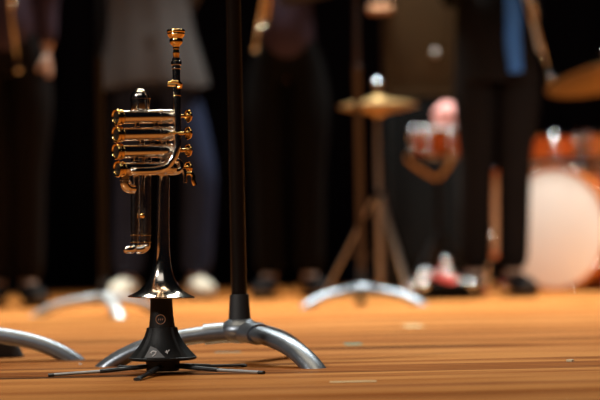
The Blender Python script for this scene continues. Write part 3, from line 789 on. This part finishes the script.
def person(label, Y, cx_px, legs, arms, top_m, trouser_m, shoe_m, yaw=0.0, hem=None, hip_w=.10, top_w=1.0, hgt=1.75, leg_r=(.088, .068, .062), hairlen=0.0):
    """legs: ((knee px, ankle px), ...) image left first; arms: (elbow, wrist, hand dir, palm normal, thumb dir) world or None"""
    k = hgt / 1.75
    base = xz(cx_px, 0, Y)
    root = thing('person', base, label, 'person')
    def C(dx, dy, z): 
        q = xz(cx_px, z * k, Y); return q + Vector((dx, dy, 0))
    body = SK()
    pel = body.add(C(0, 0, .96), (.135, .095))
    wst = body.add(C(0, 0, 1.10), (.118, .088), pel)
    chs = body.add(C(0, .005, 1.28), (.145, .10), wst)
    nk0 = body.add(C(0, .012, 1.43), (.085, .07), chs)
    nk1 = body.add(C(0, .005, 1.505), (.052, .054), nk0)
    hd0 = body.add(C(0, -.012, 1.575), (.062, .078), nk1)
    hd1 = body.add(C(0, -.004, 1.655), (.074, .092), hd0)
    hd2 = body.add(C(0, .004, 1.725), (.05, .062), hd1)
    # legs
    tro = SK(); tp = tro.add(C(0, 0, .99), (.145, .105)); tp0 = tro.add(C(0, 0, 1.12), (.134, .102), tp)
    feet = []
    for s, (kpx, apx, foot_dx) in zip((-1, 1), legs):
        hip = C(s * hip_w * .9, 0, .88); knee = xz(kpx, .50 * k, Y) + Vector((0, -.02, 0)); ank = xz(apx, .085, Y)
        toe = ank + Vector((foot_dx, -.13, -.05))
        j = body.add(hip, .075, pel); j = body.add(hip.lerp(knee, .5), .066, j); j = body.add(knee, .05, j); j = body.add(knee.lerp(ank, .35), .046, j); j = body.add(ank, .034, j); body.add(toe, .026, j)
        h2 = tro.add(hip, leg_r[0] * 1.04, tp); h3 = tro.add(hip.lerp(knee, .5), leg_r[0], h2); h4 = tro.add(knee, leg_r[1], h3); h5 = tro.add(knee.lerp(ank, .5), leg_r[1] * .96, h4); tro.add(ank + Vector((0, 0, .0)), leg_r[2], h5)
        feet.append((ank, toe, s))
    # arms
    top = SK(); t0 = top.add(C(0, 0, .90), (.180 * top_w, .142)); t1_ = top.add(C(0, 0, 1.12), (.142 * top_w, .108), t0); t2_ = top.add(C(0, .005, 1.29), (.160, .112), t1_); t3_ = top.add(C(0, .012, 1.42), (.10, .08), t2_); top.add(C(0, .01, 1.475), (.062, .062), t3_)
    hands = []
    for s, A_ in zip((-1, 1), arms):
        sh = C(s * .185, .01, 1.405)
        if A_ is None:
            A_ = (sh + Vector((s * .05, .03, -.29)), sh + Vector((s * .06, -.02, -.54)), (0, -.1, -1), (-s, .2, 0), (0, -1, 0))
        eb, wr, dd, nn, th = [Vector(q) for q in A_]
        j = body.add(C(s * .12, .01, 1.405), .066, chs if False else nk0); j = body.add(sh, .056, j); j = body.add(sh.lerp(eb, .5), .046, j); j = body.add(eb, .038, j); j = body.add(eb.lerp(wr, .4), .037, j); body.add(wr, .026, j)
        j = top.add(C(s * .12, .01, 1.40), .075, t3_); j = top.add(sh, .066, j); j = top.add(sh.lerp(eb, .5), .057, j); j = top.add(eb, .051, j); j = top.add(eb.lerp(wr, .5), .046, j); top.add(eb.lerp(wr, .93), .040, j)
        hands.append((wr, dd, nn, th))
    mb = body.mb(0, 2)
    for wr, dd, nn, th in hands: hand(mb, wr, dd, nn, th, .55)
    hc_ = C(0, 0, 1.63)
    mb.tube([hc_ + Vector((0, -.085, .02)), hc_ + Vector((0, -.108, -.018)), hc_ + Vector((0, -.09, -.03))], [.008, .014, .008], 10)
    for s in (-1, 1):
        mb.ball(hc_ + Vector((s * .076, .012, 0)), .03, (.3, .6, 1), 12)
    bo = mb.build('body', SKIN, root)
    ey = MB()
    for s in (-1, 1): ey.ball(hc_ + Vector((s * .031, -.082, .02)), .0115, (1, .7, .7), 10)
    ey.build('eyes', HAIR, bo)
    MB().ball(hc_ + Vector((0, -.088, -.056)), .02, (1.1, .3, .3), 12).build('mouth', PINK, bo)
    hr = MB(); hr.ball(hc_ + Vector((0, .016, .045)), .098, (.88, 1.0, .86), 24)
    hr.ball(hc_ + Vector((0, .055, -.01 - hairlen * .4)), .075, (.95, .62, 1 + hairlen * 6), 20)
    hr.build('hair', HAIR, bo)
    tro.mb(0, 2).build('trousers', trouser_m, root)
    top.mb(0, 2).build('top', top_m, root)
    for ank, toe, s in feet:
        f2 = Vector((ank.x, ank.y, 0)); dr = Vector((toe.x - ank.x, toe.y - ank.y, 0)).normalized()
        sh_ = MB()
        sh_.tube([f2 - dr * .075 + Vector((0, 0, .045)), f2 - dr * .06 + Vector((0, 0, .05)), f2 + Vector((0, 0, .054)), f2 + dr * .07 + Vector((0, 0, .046)), f2 + dr * .14 + Vector((0, 0, .036)), f2 + dr * .19 + Vector((0, 0, .030)), f2 + dr * .205 + Vector((0, 0, .028))],
                 [.6, .95, 1.05, 1.08, 1.1, .85, .4], 18, flat=(.040, .040, (0, 0, 1)))
        sh_.cut_below(0.004)
        so_ = sh_.build('shoe', shoe_m, root)
        MB().tube([f2 - dr * .07 + Vector((0, 0, .006)), f2 + dr * .02 + Vector((0, 0, .006)), f2 + dr * .13 + Vector((0, 0, .006)), f2 + dr * .20 + Vector((0, 0, .006))], [.8, .92, 1.12, .5], 16, flat=(.041, .006, (0, 0, 1))).build('sole', SHOEBL, so_)
    return root, C

# person at left edge
Y1 = 7.25 - CAM_D
wr1 = at(46.5, 52, Y1 - .0); el1 = at(45, 3, Y1 + .02)
p1, C1 = person('person in purple top and dark brown trousers cut by the left edge', Y1, 8, ((0, -2, -.02), (29, 28, .05)),
       ((at(-34, -25, Y1), at(-4, -38, Y1 - .2), (1, -.3, .1), (0, .3, 1), (0, -1, .3)), (el1, wr1, (.05, -.1, -1), (-1, 0, 0), (0, -1, 0))), PURPLECL, BROWNCL, SHOEBL, top_w=.95)
held_trumpet(at(15, 42, Y1 - .26), at(2, -60, Y1 - .36), (.1, -1, 0), 'brass trumpet held upright by the person in purple at left edge')

# person behind the trumpet, loose grey shirt, jeans and cream shoes
Y2 = 8.05 - CAM_D
p2, C2 = person('person in loose grey-brown shirt, dark jeans and cream shoes behind the trumpet', Y2, 153, ((131, 128, -.03), (201, 196, .04)),
       ((at(103, -30, Y2 + .06), at(140, 30, Y2 + .21), (.7, .1, -.6), (0, 1, 0), (0, 0, 1)), (at(205, -30, Y2 + .06), at(168, 34, Y2 + .22), (-.7, .1, -.6), (0, 1, 0), (0, 0, 1))), GREYCL, DENIM, CREAM, leg_r=(.092, .075, .068), hgt=1.78)
zh = at(150, 88, Y2).z; zt2 = at(150, -25, Y2).z
shirt = MB(); rings = []
for (fz, cxp, a, b_) in ((0.0, 153, .222, .15), (.02, 153, .222, .15), (.25, 152, .198, .145), (.5, 150, .176, .138), (.75, 148, .168, .134), (1.0, 147, .178, .138), (1.15, 147, .182, .136), (1.27, 147, .165, .122), (1.33, 147, .12, .10), (1.36, 147, .075, .075)):
    z = zh + (zt2 - zh) * fz; c0 = xz(cxp, z, Y2); ring = []
    for i in range(64):
        th = 2 * math.pi * i / 64; fold = 1 + (.05 * (1 - fz)) * math.sin(9 * th) + .02 * math.sin(5 * th + 1)
        ring.append(c0 + Vector((a * fold * math.cos(th), b_ * fold * math.sin(th), .012 * math.sin(3 * th) * (1 - fz))))
    rings.append(ring)
shirt.ring_strip(rings, True, False).build('shirt_tail', GREYCL, p2, solid=.004)

# person in the middle
Y3 = 7.72 - CAM_D
p3, C3 = person('person in dark purple top and black trousers right of the music stand pole', Y3, 287, ((268, 270, -.03), (309, 309, .05)),
       ((at(246, -22, Y3 - .02), at(264, -34, Y3 - .2), (.8, -.5, .2), (0, .3, .9), (.1, -1, .3)), (at(330, -32, Y3), at(300, -40, Y3 - .22), (-.9, -.2, .1), (0, .4, .9), (0, -1, .4))), PURPLECL, BLACKCL, SHOEBL, top_w=.95)
held_trumpet(at(259, 24, Y3 - .30), at(274, -62, Y3 - .42), (-.35, -1, 0), 'brass trumpet held at the waist of the person right of the pole')

# person with blue scarf
Y4 = 7.3 - CAM_D
p4, C4 = person('person in long dark coat with a hanging blue scarf, left of the bass drum', Y4, 497, ((476, 475, -.03), (514, 513, .03)),
       ((at(452, 2, Y4), at(466, -30, Y4 - .18), (.6, -.6, .4), (0, .3, .9), (.2, -1, .2)), (at(553, -8, Y4 + .03), at(538, -62, Y4 - .14), (-.35, -.2, .9), (-1, 0, 0), (0, -1, .3))), BLACKCL, BROWNCL, SHOEBL, leg_r=(.085, .066, .060), hgt=1.78)
zh = at(497, 84, Y4).z; zt4 = at(497, -30, Y4).z
coat = MB(); rings = []
for (fz, a, b_) in ((0.0, .155, .125), (.02, .155, .125), (.3, .153, .125), (.6, .150, .120), (1.0, .150, .118)):
    z = zh + (zt4 - zh) * fz; c0 = xz(496, z, Y4)
    rings.append([c0 + Vector((a * math.cos(2 * math.pi * i / 48) * (1 + .015 * math.sin(14 * math.pi * i / 48)), b_ * math.sin(2 * math.pi * i / 48), 0)) for i in range(48)])
coat.ring_strip(rings, True, False).build('coat_skirt', BROWNCL, p4, solid=.004)
scf = MB(); SF = Y4 - .145
pts = [(511, -40), (512, -10), (513.5, 15), (513, 40), (514.5, 58), (516, 72)]
scf.tube(smooth_path([at(x, y, SF) for x, y in pts], 5), [1.0] * 6 + [1.05] * 14 + [.95] * 6, 16, flat=(.027, .008, (0, -1, 0)))
scf.build('scarf', BLUECL, p4)
held_trumpet(at(544, 52, Y4 - .14), at(519, -45, Y4 - .19), (.12, -1, 0), 'silver and gold trumpet hanging from the hand of the person with blue scarf', SATIN)
